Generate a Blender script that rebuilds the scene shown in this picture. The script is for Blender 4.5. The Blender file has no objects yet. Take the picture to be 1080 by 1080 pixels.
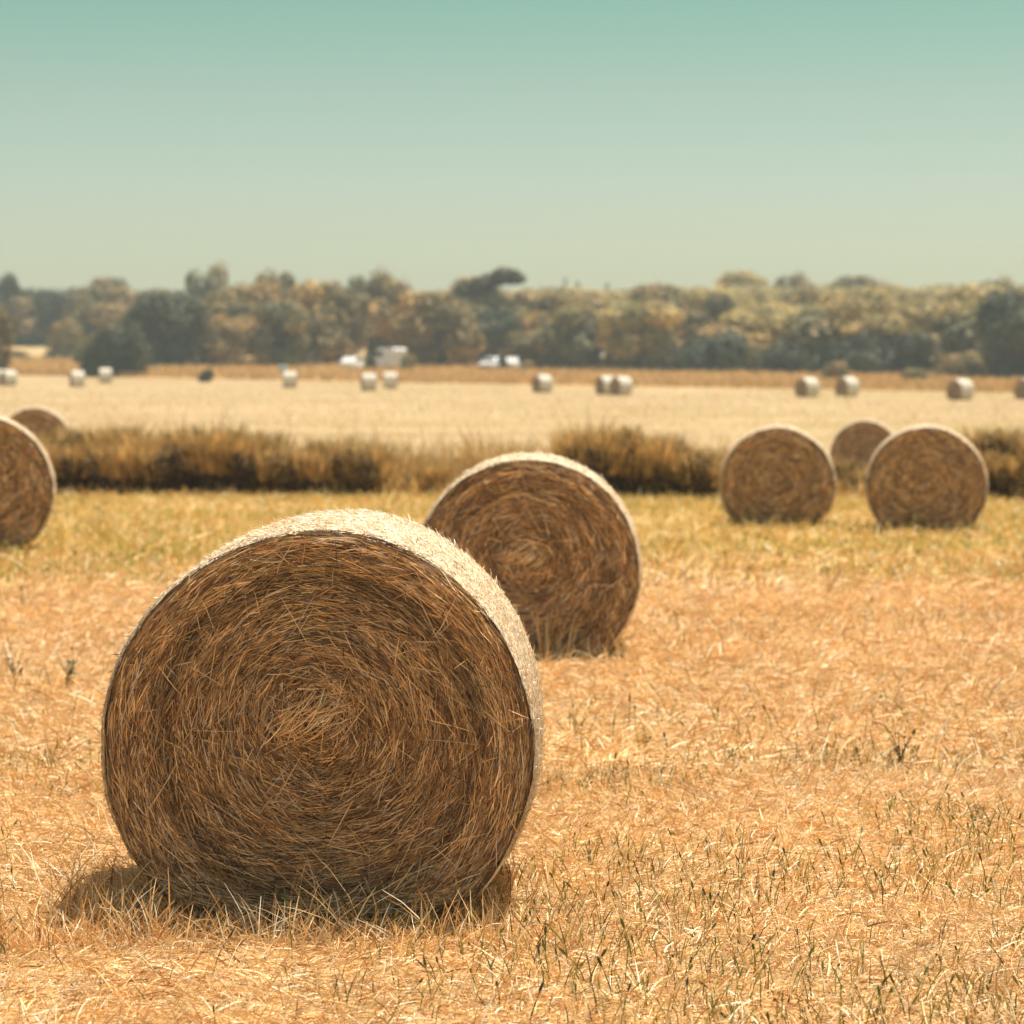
import bpy, math
import numpy as np

sc = bpy.context.scene
COL = sc.collection
R_ = math.radians
F = 2747.0          # focal length in photo pixels (1080 wide)
HZ = 395.0          # photo row of the eye-level horizon
CAMH = 1.77


# ------------------------------------------------------------------ helpers
def rng_(seed):
    return np.random.default_rng(seed)


def hash3(i, j, k, seed=0):
    h = (i.astype(np.int64) * 374761393 + j.astype(np.int64) * 668265263 + k.astype(np.int64) * 2147483647 + seed * 1274126177) & 0xFFFFFFFF
    h = ((h ^ (h >> 13)) * 1274126177) & 0xFFFFFFFF
    h = h ^ (h >> 16)
    return (h & 0xFFFFFF) / float(0xFFFFFF)


def vnoise(x, y, z=None, seed=0):
    x = np.asarray(x, float); y = np.asarray(y, float)
    z = np.zeros_like(x) if z is None else np.asarray(z, float)
    xi, yi, zi = np.floor(x), np.floor(y), np.floor(z)
    fx, fy, fz = x - xi, y - yi, z - zi
    fx, fy, fz = [f * f * (3 - 2 * f) for f in (fx, fy, fz)]
    r = 0
    for a in (0, 1):
        for b in (0, 1):
            for c in (0, 1):
                w = (fx if a else 1 - fx) * (fy if b else 1 - fy) * (fz if c else 1 - fz)
                r = r + w * hash3(xi + a, yi + b, zi + c, seed)
    return r                                                # 0..1


def fbm(x, y, z=None, seed=0, o=3):
    s, a, t = 0, 1.0, 0
    for k in range(o):
        f = 2.0 ** k
        s = s + a * vnoise(np.asarray(x) * f, np.asarray(y) * f, None if z is None else np.asarray(z) * f, seed + k)
        t += a; a *= .5
    return s / t


def norm(v):
    return v / np.maximum(np.linalg.norm(v, axis=-1, keepdims=True), 1e-9)


class MB:
    """collects quads with a colour per vertex; build() links ONE mesh object"""
    def __init__(self):
        self.v, self.f, self.c, self.m, self.n = [], [], [], [], 0

    def add(self, v, f, c, mat=0):
        v = np.asarray(v, np.float32).reshape(-1, 3); f = np.asarray(f, np.int64).reshape(-1, 4)
        c = np.asarray(c, np.float32)
        if c.ndim == 1:
            c = np.tile(c, (len(v), 1))
        self.v.append(v); self.f.append(f + self.n); self.c.append(c[:, :3]); self.m.append(np.full(len(f), mat, np.int32))
        self.n += len(v)

    def ribbons(self, P, W, S, C, mat=0):
        """P (n,k,3) polylines, W (n,k) half widths, S (n,k,3)|(n,1,3) side vectors, C (n,3)"""
        n, k, _ = P.shape
        S = np.broadcast_to(S, P.shape)
        v = np.stack([P - S * W[..., None], P + S * W[..., None]], 2).reshape(-1, 3)
        b = (np.arange(n) * k * 2)[:, None] + (np.arange(k - 1) * 2)[None]
        f = np.stack([b, b + 1, b + 3, b + 2], -1).reshape(-1, 4)
        self.add(v, f, np.repeat(C, k * 2, 0), mat)

    def leaves(self, P, N, size, C, rg, mat=0, aspect=1.0):
        n = len(P)
        t = norm(np.cross(N, norm(rg.normal(size=(n, 3)))))
        b = norm(np.cross(N, t))
        s = size[:, None]
        v = np.stack([P - t * s - b * s * aspect * .35, P + b * s * aspect, P + t * s - b * s * aspect * .2, P - b * s * aspect * .8], 1).reshape(-1, 3)
        f = np.arange(n * 4).reshape(n, 4)
        self.add(v, f, np.repeat(C, 4, 0), mat)

    def grid(self, V, C, mat=0, closed=False):
        """V (a,b,3); closed: wrap the second axis"""
        a, b = V.shape[:2]
        i = np.arange(a - 1)[:, None]; j = np.arange(b if closed else b - 1)[None]
        j2 = (j + 1) % b
        f = np.stack([i * b + j, i * b + j2, (i + 1) * b + j2, (i + 1) * b + j], -1).reshape(-1, 4)
        self.add(V.reshape(-1, 3), f, C if np.ndim(C) == 1 else np.asarray(C).reshape(-1, 3), mat)

    def tube(self, pts, rad, c, sides=7, mat=0):
        pts = np.asarray(pts, float); rad = np.asarray(rad, float)
        d = norm(np.gradient(pts, axis=0))
        up = np.tile(np.array([.13, .97, .2]), (len(pts), 1))
        u = norm(np.cross(d, up)); w = np.cross(d, u)
        a = np.linspace(0, 2 * np.pi, sides, endpoint=False)
        V = pts[:, None] + rad[:, None, None] * (np.cos(a)[None, :, None] * u[:, None] + np.sin(a)[None, :, None] * w[:, None])
        self.grid(V, np.asarray(c, float), mat, closed=True)
        for e in (0, -1):                                     # end caps as small fans of quads
            ctr = V[e].mean(0)
            n = sides
            vv = np.concatenate([V[e], ctr[None]])
            idx = [[i, (i + 1) % n, n, n] for i in range(n)]
            ff = np.array([[q[0], q[1], n, q[0]] for q in idx])
            self.add(vv, ff[:, [0, 1, 2, 2]], c, mat)

    def build(self, name, mats, parent=None, smooth=False):
        v = np.concatenate(self.v); f = np.concatenate(self.f); c = np.concatenate(self.c); m = np.concatenate(self.m)
        me = bpy.data.meshes.new(name)
        # quads whose last two indices agree become triangles
        tri = f[:, 2] == f[:, 3]
        ln = np.where(tri, 3, 4).astype(np.int32)
        st = np.concatenate([[0], np.cumsum(ln)[:-1]]).astype(np.int32)
        keep = np.ones(f.shape, bool); keep[tri, 3] = False
        lv = f[keep].astype(np.int32)
        me.vertices.add(len(v)); me.vertices.foreach_set('co', v.astype(np.float32).ravel())
        me.loops.add(len(lv)); me.loops.foreach_set('vertex_index', lv)
        me.polygons.add(len(f)); me.polygons.foreach_set('loop_start', st)
        me.polygons.foreach_set('material_index', m)
        me.polygons.foreach_set('use_smooth', np.full(len(f), smooth))
        at = me.attributes.new('Col', 'FLOAT_COLOR', 'POINT')
        at.data.foreach_set('color', np.concatenate([c, np.ones((len(c), 1), np.float32)], 1).astype(np.float32).ravel())
        me.update(calc_edges=True)
        for x in (mats if isinstance(mats, (list, tuple)) else [mats]):
            me.materials.append(x)
        o = bpy.data.objects.new(name, me); COL.objects.link(o)
        if parent is not None:
            o.parent = parent
        return o


def tag(o, label=None, cat=None, group=None, kind=None):
    for k, v in (('label', label), ('category', cat), ('group', group), ('kind', kind)):
        if v:
            o[k] = v
    return o


def empty(name, loc=(0, 0, 0), rz=0, s=1.0):
    o = bpy.data.objects.new(name, None); COL.objects.link(o)
    o.location = loc; o.rotation_euler = (0, 0, rz); o.scale = (s, s, s) if np.isscalar(s) else s
    o.empty_display_size = .2
    return o


def copy_tree(o, parent=None):
    c = o.copy(); COL.objects.link(c); c.parent = parent
    for ch in o.children:
        copy_tree(ch, c)
    return c


# terrain: a flat field, a shallow dip at the ditch, a far field that rises to a wooded slope
TD = [-60, 12, 20, 27, 33, 42, 52, 62, 80, 100, 150, 200, 240, 270, 300, 340, 420, 500, 700, 1000]
TZ = [0, 0, 0, -.06, -.135, -.20, -.29, -.36, -.33, -.25, .0, .36, .98, 1.8, 2.85, 4.9, 8.3, 11.2, 15.0, 17.0]


def zt(x, y):
    x = np.asarray(x, float); y = np.asarray(y, float)
    z = np.interp(y, TD, TZ)
    far = np.clip((y - 300) / 200, 0, 1)
    return z + far * (1.6 * np.sin(x * .021 + .9) + 2.2 * np.clip(x / 60, -1, 1.2))


def gx(px, d):
    return (px - 540.0) / F * d


# ------------------------------------------------------------------ materials
def nodes_of(m):
    m.use_nodes = True
    nt = m.node_tree
    return nt, nt.nodes, nt.links


def straw_mat(name, rough=.62, trans=0.0, spec=.3, noise=(40, .75, 1.2), bump=0, tint_scale=None):
    """colour per straw / leaf from the 'Col' attribute, broken up by noise, with some light passing through"""
    m = bpy.data.materials.new(name); nt, N, L = nodes_of(m)
    bs = N['Principled BSDF']; out = N['Material Output']
    bs.inputs['Roughness'].default_value = rough
    bs.inputs['Specular IOR Level'].default_value = spec
    at = N.new('ShaderNodeAttribute'); at.attribute_name = 'Col'
    tc = N.new('ShaderNodeTexCoord')
    nz = N.new('ShaderNodeTexNoise'); nz.inputs['Scale'].default_value = noise[0]; nz.inputs['Detail'].default_value = 4
    L.new(tc.outputs['Object'], nz.inputs['Vector'])
    mr = N.new('ShaderNodeMapRange'); mr.inputs[1].default_value = .3; mr.inputs[2].default_value = .7
    mr.inputs[3].default_value = noise[1]; mr.inputs[4].default_value = noise[2]
    L.new(nz.outputs['Fac'], mr.inputs[0])
    mx = N.new('ShaderNodeMix'); mx.data_type = 'RGBA'; mx.blend_type = 'MULTIPLY'; mx.inputs[0].default_value = 1
    L.new(at.outputs['Color'], mx.inputs[6]); L.new(mr.outputs[0], mx.inputs[7])
    L.new(mx.outputs[2], bs.inputs['Base Color'])
    if bump:
        bp = N.new('ShaderNodeBump'); bp.inputs['Strength'].default_value = bump; bp.inputs['Distance'].default_value = .01
        L.new(nz.outputs['Fac'], bp.inputs['Height']); L.new(bp.outputs[0], bs.inputs['Normal'])
    if trans:
        tr = N.new('ShaderNodeBsdfTranslucent'); L.new(mx.outputs[2], tr.inputs['Color'])
        ms = N.new('ShaderNodeMixShader'); ms.inputs[0].default_value = trans
        L.new(bs.outputs[0], ms.inputs[1]); L.new(tr.outputs[0], ms.inputs[2]); L.new(ms.outputs[0], out.inputs['Surface'])
    return m


def plain(name, col, rough=.5, metal=0, noise=0.12, scale=8, spec=.5):
    m = bpy.data.materials.new(name); nt, N, L = nodes_of(m)
    bs = N['Principled BSDF']; bs.inputs['Roughness'].default_value = rough; bs.inputs['Metallic'].default_value = metal
    bs.inputs['Specular IOR Level'].default_value = spec
    tc = N.new('ShaderNodeTexCoord'); nz = N.new('ShaderNodeTexNoise'); nz.inputs['Scale'].default_value = scale; nz.inputs['Detail'].default_value = 5
    L.new(tc.outputs['Object'], nz.inputs['Vector'])
    cr = N.new('ShaderNodeValToRGB')
    cr.color_ramp.elements[0].position = .3; cr.color_ramp.elements[1].position = .7
    cr.color_ramp.elements[0].color = (*[c * (1 - noise) for c in col], 1); cr.color_ramp.elements[1].color = (*[min(1, c * (1 + noise)) for c in col], 1)
    L.new(nz.outputs['Fac'], cr.inputs[0]); L.new(cr.outputs[0], bs.inputs['Base Color'])
    return m


def ground_mat():
    m = bpy.data.materials.new('dry_field'); nt, N, L = nodes_of(m)
    bs = N['Principled BSDF']; bs.inputs['Roughness'].default_value = .9; bs.inputs['Specular IOR Level'].default_value = .1
    tc = N.new('ShaderNodeTexCoord'); sp = N.new('ShaderNodeSeparateXYZ'); L.new(tc.outputs['Object'], sp.inputs[0])

    def noise(scale, detail=4, stretch=None):
        n = N.new('ShaderNodeTexNoise'); n.inputs['Scale'].default_value = scale; n.inputs['Detail'].default_value = detail
        n.inputs['Roughness'].default_value = .65
        if stretch:
            mp = N.new('ShaderNodeMapping'); mp.inputs['Scale'].default_value = stretch
            L.new(tc.outputs['Object'], mp.inputs[0]); L.new(mp.outputs[0], n.inputs['Vector'])
        else:
            L.new(tc.outputs['Object'], n.inputs['Vector'])
        return n.outputs['Fac']

    def math_(op, a, b, c=None):
        n = N.new('ShaderNodeMath'); n.operation = op
        for i, v in enumerate((a, b, c)):
            if v is None: continue
            if isinstance(v, (int, float)): n.inputs[i].default_value = v
            else: L.new(v, n.inputs[i])
        return n.outputs[0]

    def step(v, a, b):
        n = N.new('ShaderNodeMapRange'); n.interpolation_type = 'SMOOTHSTEP'
        n.inputs[1].default_value = a; n.inputs[2].default_value = b; L.new(v, n.inputs[0]); return n.outputs[0]

    def mix(fac, a, b, blend='MIX'):
        n = N.new('ShaderNodeMix'); n.data_type = 'RGBA'; n.blend_type = blend
        if isinstance(fac, (int, float)): n.inputs[0].default_value = fac
        else: L.new(fac, n.inputs[0])
        for i, v in ((6, a), (7, b)):
            if isinstance(v, tuple): n.inputs[i].default_value = (*v, 1)
            else: L.new(v, n.inputs[i])
        return n.outputs[2]
    y = sp.outputs['Y']; x = sp.outputs['X']
    # near: orange straw over brown soil
    fine = noise(55, 5); mid = noise(3.2, 4); big = noise(.45, 3)
    near = mix(step(fine, .36, .60), (.25, .138, .06), (.60, .365, .15))
    near = mix(math_('MULTIPLY', step(mid, .52, .72), .55), near, (.70, .50, .26))
    # golden green regrowth before the ditch
    g = math_('MULTIPLY', step(y, 21, 29), math_('SUBTRACT', 1.0, step(y, 44, 52)))
    g = math_('MULTIPLY', g, step(noise(.5, 4, (.35, 1.2, 1)), .36, .62))
    green = mix(step(noise(9, 4), .4, .62), (.46, .34, .085), (.68, .49, .16))
    c = mix(math_('MULTIPLY', g, .85), near, green)
    # pale far field
    pale = mix(step(noise(.22, 5, (.22, 1, 1)), .40, .62), (.315, .21, .10), (.43, .308, .168))
    pale = mix(math_('MULTIPLY', step(noise(.06, 4, (.3, 1.3, 1)), .50, .66), .6), pale, (.31, .25, .085))
    c = mix(step(y, 44, 56), c, pale)
    # orange rough ground below the wood, then hillside
    yy = math_('ADD', math_('MULTIPLY', x, .77), y)
    wob = math_('MULTIPLY', math_('SUBTRACT', noise(.06, 3), .5), 18.0)
    yy = math_('ADD', yy, wob)
    rough = mix(step(noise(.35, 5), .38, .62), (.46, .28, .10), (.62, .43, .19))
    c = mix(step(yy, 226, 236), c, rough)
    hill = mix(step(noise(.12, 5), .42, .62), (.34, .25, .11), (.56, .37, .18))
    c = mix(step(y, 285, 320), c, hill)
    L.new(c, bs.inputs['Base Color'])
    bp = N.new('ShaderNodeBump'); bp.inputs['Strength'].default_value = .6; bp.inputs['Distance'].default_value = .03
    L.new(fine, bp.inputs['Height']); L.new(bp.outputs[0], bs.inputs['Normal'])
    return m


M_FACE = straw_mat('baled_straw_end', .6, .06, .25, (25, .8, 1.15))
M_WRAP = straw_mat('baled_straw_side', .6, .12, .3, (60, .85, 1.1))
M_LITTER = straw_mat('cut_straw', .55, .14, .4, (6, .85, 1.1))
M_GREEN = straw_mat('green_blades', .5, .3, .35, (6, .8, 1.15))
M_LEAF = straw_mat('tree_leaves', .6, .22, .2, (.35, .7, 1.25))
M_SHRUB = straw_mat('shrub_leaves', .6, .25, .25, (2.0, .7, 1.2))
M_BARK = straw_mat('bark', .85, 0, .2, (9, .6, 1.3), bump=.5)
M_GROUND = ground_mat()
M_WHITE = plain('white_paint', (.78, .77, .74), .25, 0, .03, 3)
M_GLASS = plain('dark_glass', (.02, .025, .03), .08, 0, .1, 2)
M_TYRE = plain('tyre_rubber', (.02, .02, .02), .8)
M_RIM = plain('wheel_metal', (.5, .5, .5), .35, .8)
M_DOME = plain('polished_metal', (.85, .85, .82), .16, 1.0, .02, 3)
M_LAMP = plain('lamp_glass', (.7, .7, .68), .1)
M_TRIM = plain('grey_plastic', (.06, .06, .06), .6)
M_BLUE = plain('pale_blue_plastic', (.35, .5, .55), .4)
M_GALV = plain('galvanised_post', (.4, .4, .38), .5, .6)

# ------------------------------------------------------------------ ground sheet
gy = np.unique(np.concatenate([np.arange(-60, 4, 4), np.arange(4, 16, .12), np.arange(16, 50, .5), np.arange(50, 120, 2), np.arange(120, 340, 5), np.arange(340, 1001, 20)]))
gxs = np.unique(np.concatenate([np.arange(-4, 4.01, .12), np.linspace(4, 14, 21), np.linspace(-14, -4, 21), np.linspace(14, 70, 24), np.linspace(-70, -14, 24), np.linspace(70, 600, 40), np.linspace(-600, -70, 40)]))
X, Y = np.meshgrid(gxs, gy)


def bumps(x, y):
    a = np.clip(1 - (np.asarray(y) - 18) / 40, 0, 1)
    return a * (.045 * (fbm(np.asarray(x) * .9, np.asarray(y) * .9, seed=4) - .5) + .03 * (fbm(np.asarray(x) * 4, np.asarray(y) * 4, seed=9) - .5))


def zg(x, y):
    return zt(x, y) + bumps(x, y)


mb = MB(); mb.grid(np.stack([X, Y, zg(X, Y)], -1), np.array([.5, .4, .2]))
tag(mb.build('ground', M_GROUND, smooth=True), kind='structure')

# ------------------------------------------------------------------ round bales
BR, BZ, BW = .712, .560, 1.0            # radius, axis height after sagging, length


def outline(A, seed):
    """no bale is a perfect cylinder"""
    return 1 + .03 * (fbm(np.cos(A) * 1.1 + seed * 3.7, np.sin(A) * 1.1 + 5, seed=2, o=2) - .5)


def sag(z):
    """the bale settles: its underside is squashed flat on the ground"""
    return np.where(z < .09, .09 * np.exp((z - .09) / .13), z)


PAL = np.array([[.175, .10, .056], [.37, .215, .108], [.64, .39, .18], [.84, .56, .275], [.90, .70, .43], [.66, .54, .41]])
PALW = np.array([.18, .26, .26, .17, .06, .07])


def face_part(seed, n, wid, front, lenm=1.0, n_loose=500):
    rg = rng_(seed); mb = MB(); sy = -1 if front else 1
    y0 = sy * BW / 2

    def relief(r, th):
        """winding layers: rings that stand a little proud of each other"""
        return .020 * (fbm(r * 26 + th * .35, th * 1.3 + 40, seed=seed, o=2) - .5) + .05 * (fbm(r * np.cos(th) * 4 + 9, r * np.sin(th) * 4 + 9, seed=seed + 3, o=2) - .5)

    def place(r, th, lift):
        sh = .085 * (1 - np.clip(r / BR, 0, 1) ** 2)          # the core rides high in the sagged bale
        k = outline(th, seed)
        x = k * r * np.cos(th) + .3 * sh * .3
        z = BZ + k * r * np.sin(th) + sh
        dome = .03 * (1 - (r / BR) ** 2) - .035 * np.clip((r / BR - .93) / .07, 0, 1) ** 2
        y = y0 + sy * (lift + relief(r, th) + dome)
        return np.stack([x, y, sag(z)], -1)
    # packed dark underlayer
    a = np.linspace(0, 2 * np.pi, 128, endpoint=False); rr = np.linspace(0.004, BR - .012, 40)
    A, RR = np.meshgrid(a, rr)
    V = place(RR, A, -.006)
    V = V if front else V[:, ::-1]
    cc = np.array([.13, .07, .03]) * (.6 + .8 * fbm(RR * 40, A * 6, seed=seed)[..., None])
    mb.grid(V, cc, closed=True)
    # wound straws
    r0 = np.sqrt(rg.uniform(.0, 1, n)) * (BR - .012)
    ring = fbm(r0 * 30, rg.uniform(0, 1, n) * 0 + 3, seed=seed + 7, o=2)      # some windings are richer in straw than others
    th0 = rg.uniform(0, 2 * np.pi, n)
    q = r0 / BR
    sig = np.where(q < .13, .9, np.where(q < .30, .42, np.where(q < .9, .21, .07)))
    off = rg.normal(0, 1, n) * sig
    patch = fbm(r0 * np.cos(th0) * 3.5 + 20, r0 * np.sin(th0) * 3.5 + 20, seed=seed + 11, o=2) - .5
    off += np.where(q < .9, patch * .4, 0)
    out = rg.uniform(0, 1, n) < .022
    off = np.where(out & (q < .93), rg.uniform(-1.5, 1.5, n), off)
    off = np.where(rg.uniform(0, 1, n) < .5, off, off + np.pi)
    ln = rg.gamma(3.2, .030, n).clip(.03, .30) * lenm
    ln = np.where(q < .3, ln * .75, ln)
    ln = np.where(rg.uniform(0, 1, n) < .35, ln * .5, ln)
    stiff = rg.uniform(.5, 1.0, n) * (q > .12)
    off = off - stiff * .5 * ln * np.cos(off) / np.maximum(r0, .06)
    k = 5
    P = np.zeros((n, k, 3)); r = r0.copy(); th = th0.copy()
    lift = rg.uniform(0, 1, n) ** 1.6 * .022
    l0 = rg.normal(0, .004, n); l1 = np.where(out, rg.uniform(.0, .04, n), rg.normal(0, .006, n) + np.where(rg.uniform(0, 1, n) < .05, rg.uniform(0, .03, n), 0))
    curl = rg.normal(0, .12, n)
    for i in range(k):
        t = i / (k - 1)
        P[:, i] = place(r, th, lift + l0 * (1 - t) + l1 * t)
        ds = ln / (k - 1)
        r = np.clip(r + ds * np.sin(off), .006, BR - .01)
        dth = ds * np.cos(off) / np.maximum(r, .06)
        th = th + dth
        off = off + curl * np.where(out, .3, 1) * .6 + stiff * dth
    T = norm(P[:, -1] - P[:, 0])
    nrm = np.tile([0., sy, 0.], (n, 1))
    side = norm(np.cross(T, nrm)); roll = rg.normal(0, .7, n)[:, None]
    side = side * np.cos(roll) + nrm * np.sin(roll)
    w = wid * rg.uniform(.5, 1.25, n)
    Wd = w[:, None] * np.array([.75, 1, 1, .9, .4])[None]
    ci = rg.choice(len(PAL), n, p=PALW)
    C = PAL[ci] * rg.uniform(.75, 1.25, (n, 1))
    C *= (.55 + .9 * ring)[:, None]
    C = np.where((q > .93)[:, None], C * .85, C)              # outermost windings a little darker
    mb.ribbons(P, Wd, side[:, None], C)
    # loose long straws crossing the windings, some of them bent
    n2 = n_loose
    r0 = np.sqrt(rg.uniform(0, .86, n2)) * BR; th0 = rg.uniform(0, 2 * np.pi, n2)
    th0 = np.where(rg.uniform(0, 1, n2) < .2, rg.normal(.4, .6, n2), th0)
    a0 = rg.uniform(0, np.pi, n2); ln = rg.uniform(.05, .2, n2)
    P0 = place(r0, th0, .016)
    kk = rg.normal(0, .55, n2) * (rg.uniform(0, 1, n2) < .45)
    P = np.zeros((n2, 4, 3)); cur = P0.copy()
    dy = sy * rg.uniform(-.01, .09, n2)
    for i in range(4):
        P[:, i] = cur
        aa = a0 + (kk if i >= 1 else 0)
        cur = cur + np.stack([np.cos(aa), dy * 2.2, np.sin(aa)], -1) * (ln / 3)[:, None]
    # keep them on the face
    ok = (np.hypot(P[:, -1, 0], P[:, -1, 2] - BZ) < BR - .02) & (P[:, :, 2].min(1) > .02)
    P = P[ok]; T = norm(P[:, -1] - P[:, 0]); side = norm(np.cross(T, np.tile([0., sy, 0.], (len(P), 1))))
    Wd = (wid * rg.uniform(.6, 1.05, len(P)))[:, None] * np.array([.8, 1, 1, .5])[None]
    mb.ribbons(P, Wd, side[:, None], PAL[rg.choice([2, 3, 4, 5], len(P))] * rg.uniform(.8, 1.2, (len(P), 1)))
    # the tousled wisp at the core
    if front and n > 15000:
        m = 60
        cx, cz = rg.normal(-.015, .05, m), rg.normal(0, .028, m)
        a0 = rg.normal(.42, .28, m); ln = rg.uniform(.06, .16, m)
        base = np.stack([.008 + cx - np.cos(a0) * ln * .6, np.full(m, y0 + sy * .04) + sy * rg.uniform(0, .03, m), BZ + .10 + cz - np.sin(a0) * ln * .6], -1)
        P = np.stack([base + np.stack([np.cos(a0 + .25 * t) * ln * t, sy * .03 * t * (1 - t) * 4 * np.ones(m), np.sin(a0 + .25 * t) * ln * t], -1) for t in (0, .33, .66, 1)], 1)
        T = norm(P[:, -1] - P[:, 0]); side = norm(np.cross(T, np.tile([0., sy, 0.], (m, 1))))
        mb.ribbons(P, (wid * rg.uniform(.7, 1.2, m))[:, None] * np.array([.6, 1, 1, .4])[None], side[:, None], PAL[rg.choice([2, 3, 4], m)] * rg.uniform(.8, 1.2, (m, 1)))
    return mb


def side_part(seed, n, wid, shape, white=0.0):
    rg = rng_(seed); mb = MB()
    na, ny = 192, 40
    a = np.linspace(0, 2 * np.pi, na, endpoint=False); yy = np.linspace(-BW / 2, BW / 2, ny)
    A, YY = np.meshgrid(a, yy)

    def rad(A, YY):
        e = np.clip((np.abs(YY) - (BW / 2 - .03)) / .03, 0, 1)
        lump = .022 * (fbm(np.cos(A) * 4 + 7, np.sin(A) * 4 + 7, YY * 4, seed=seed, o=3) - .5)
        cord = .003 * np.cos(YY * 2 * np.pi / .055)
        return BR + lump + cord - .012 * e ** 2 + .008 * (1 - (YY / (BW / 2)) ** 2)

    def pos(A, YY, l):
        r = rad(A, YY) + l
        r = r * outline(A, shape)
        return np.stack([r * np.cos(A), YY, sag(BZ + r * np.sin(A))], -1)
    cc = np.array([.82, .70, .50]) * (.75 + .4 * fbm(A * 30, YY * 30, seed=seed + 1)[..., None])
    mb.grid(pos(A, YY, -.003), cc, closed=True)
    # chopped fibres pressed into the surface, some standing up as fuzz
    A0 = rg.uniform(-.55, np.pi + .55, n); Y0 = rg.uniform(-BW / 2 - .004, BW / 2 + .004, n)
    ln = rg.gamma(2.5, .0065, n).clip(.006, .04); hd = rg.normal(np.pi / 2, .8, n)
    up = np.where(rg.uniform(0, 1, n) < .06, rg.uniform(.3, 1.0, n), rg.uniform(-.02, .2, n))
    wear = (.84 + .3 * fbm(A0 * 2.2, Y0 * 5, seed=seed + 5))[:, None]
    P = np.zeros((n, 3, 3))
    for i in range(3):
        t = i / 2
        P[:, i] = pos(A0 + ln * t * np.sin(hd) / BR, np.clip(Y0 + ln * t * np.cos(hd), -BW / 2 - .01, BW / 2 + .01), .001 + up * ln * t * (1 - .25 * t))
    nr = np.stack([np.cos(A0), 0 * A0, np.sin(A0)], -1)
    T = norm(P[:, -1] - P[:, 0]); side = norm(np.cross(T, nr + rg.normal(0, .3, (n, 3))))
    base = np.array([[.88, .79, .62], [.82, .70, .50], [.74, .50, .27], [.58, .32, .14], [.32, .18, .08]])
    base = base * (1 - white) + np.array([.93, .91, .84]) * white
    C = base[rg.choice(5, n, p=[.36, .30, .19, .10, .05])] * wear * rg.uniform(.85, 1.1, (n, 1))
    mb.ribbons(P, (wid * rg.uniform(.5, 1.3, n))[:, None] * np.array([.8, 1, .35])[None], side[:, None], C)
    return mb


def make_bale(seed, nf, wf, ns, ws, loose=500, white=0.0):
    root = empty('round_bale')
    face_part(seed, nf, wf, True, 1.0 if nf > 9000 else 1.25, loose).build('end_face', M_FACE, root)
    face_part(seed, 2500, .006, False, 1.4, 100).build('end_face', M_FACE, root)
    side_part(seed + 90, ns, ws, seed, white).build('rolled_side', M_WRAP, root)
    return root


def put_bale(o, px, dc, yaw, label, cat='hay bale', mirror=False, sc_=1.0, dz=0.0):
    """dc: distance to the bale's centre"""
    x = gx(px, dc)
    o.location = (x, dc, float(zt(x, dc)) + dz)
    o.rotation_euler = (0, 0, R_(yaw)); o.scale = (-sc_ if mirror else sc_, sc_, sc_)
    tag(o, label, cat, 'round straw bales on the stubble fields')
    BALES.append((x, dc, sc_))
    return o


BALES = []
front = make_bale(11, 62000, .0015, 80000, .0016, 240)
d = 8.4 + BW / 2
put_bale(front, 333, d, -1.3, 'large sharp round straw bale in front, its wound end facing us')
front.location.x = gx(333, 8.4) + .6 * math.sin(R_(1.3))
BALES[-1] = (front.location.x, d, 1)
mid = make_bale(23, 24000, .0026, 24000, .0028, 160)
put_bale(mid, 557, 16.2 + .52, -1.5, 'second largest round straw bale, partly hidden behind the sharp front bale', dz=-.02)
proto = make_bale(37, 11000, .0046, 10000, .005, 60)
put_bale(proto, 820, 31.8 + .52, -5.6, 'whole round straw bale on its own, just left of the overlapping pair before the ditch', dz=-.01)
proto2 = make_bale(59, 11000, .0046, 10000, .005, 60)
b = proto2; put_bale(b, 977, 30.6 + .52, -8.3, 'round straw bale before the ditch that overlaps a smaller bale behind it', mirror=True, dz=.0)
b = copy_tree(proto2); put_bale(b, -23, 26.3 + .52, 10.5, 'round straw bale cut off by the left edge of the photo', sc_=1.08, dz=.05)
b = copy_tree(proto); put_bale(b, 38, 52.0, 8.0, 'round straw bale behind the ditch shrubs at the left, only its top showing', sc_=1.0, dz=.14)
b = copy_tree(proto); put_bale(b, 913, 54.5, -9.5, 'small round straw bale beyond the ditch, peeping out behind the overlapping bale', mirror=True, dz=-.14)
# far field: (photo column, bottom row, turn, label)
FAR = [(-1, 406, 84, 'far white-topped bale overlapping its neighbour at the left edge of the field'),
       (10, 407, 62, 'far white-topped bale right of the one cut by the left edge'),
       (82, 408, 70, 'far white-topped bale left of and nearer than the one below the round dark bush'),
       (112, 404, 82, 'far white-topped bale standing below the lone round dark bush'),
       (306, 409, 86, 'far white-topped bale alone between the dark bushlet and the vehicles'),
       (389, 412, 80, 'far bale, left one of the close pair below the white van'),
       (412, 410, 88, 'far bale, right one of the close pair below the white van'),
       (572, 414, 62, 'far bale with white right side, alone in the middle of the field edge'),
       (639, 416, 64, 'far bale, left one of the touching pair below the glint dome'),
       (655, 417, 58, 'far bale, right one of the touching pair below the glint dome'),
       (851, 419, 58, 'far bale above the lone bale before the ditch, its brown end turned left'),
       (893, 418, 56, 'far bale above the gap between the two bales before the ditch'),
       (1012, 422, 56, 'far bale with white right side near the dark tall tree'),
       (1083, 421, 56, 'far bale cut off by the right edge of the field')]


def dist_for_row(px, row):
    ds = np.arange(70, 330, .5)
    r = HZ - F * (zt(gx(px, ds), ds) - CAMH) / ds
    return float(np.interp(-row, -r, ds))


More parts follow.
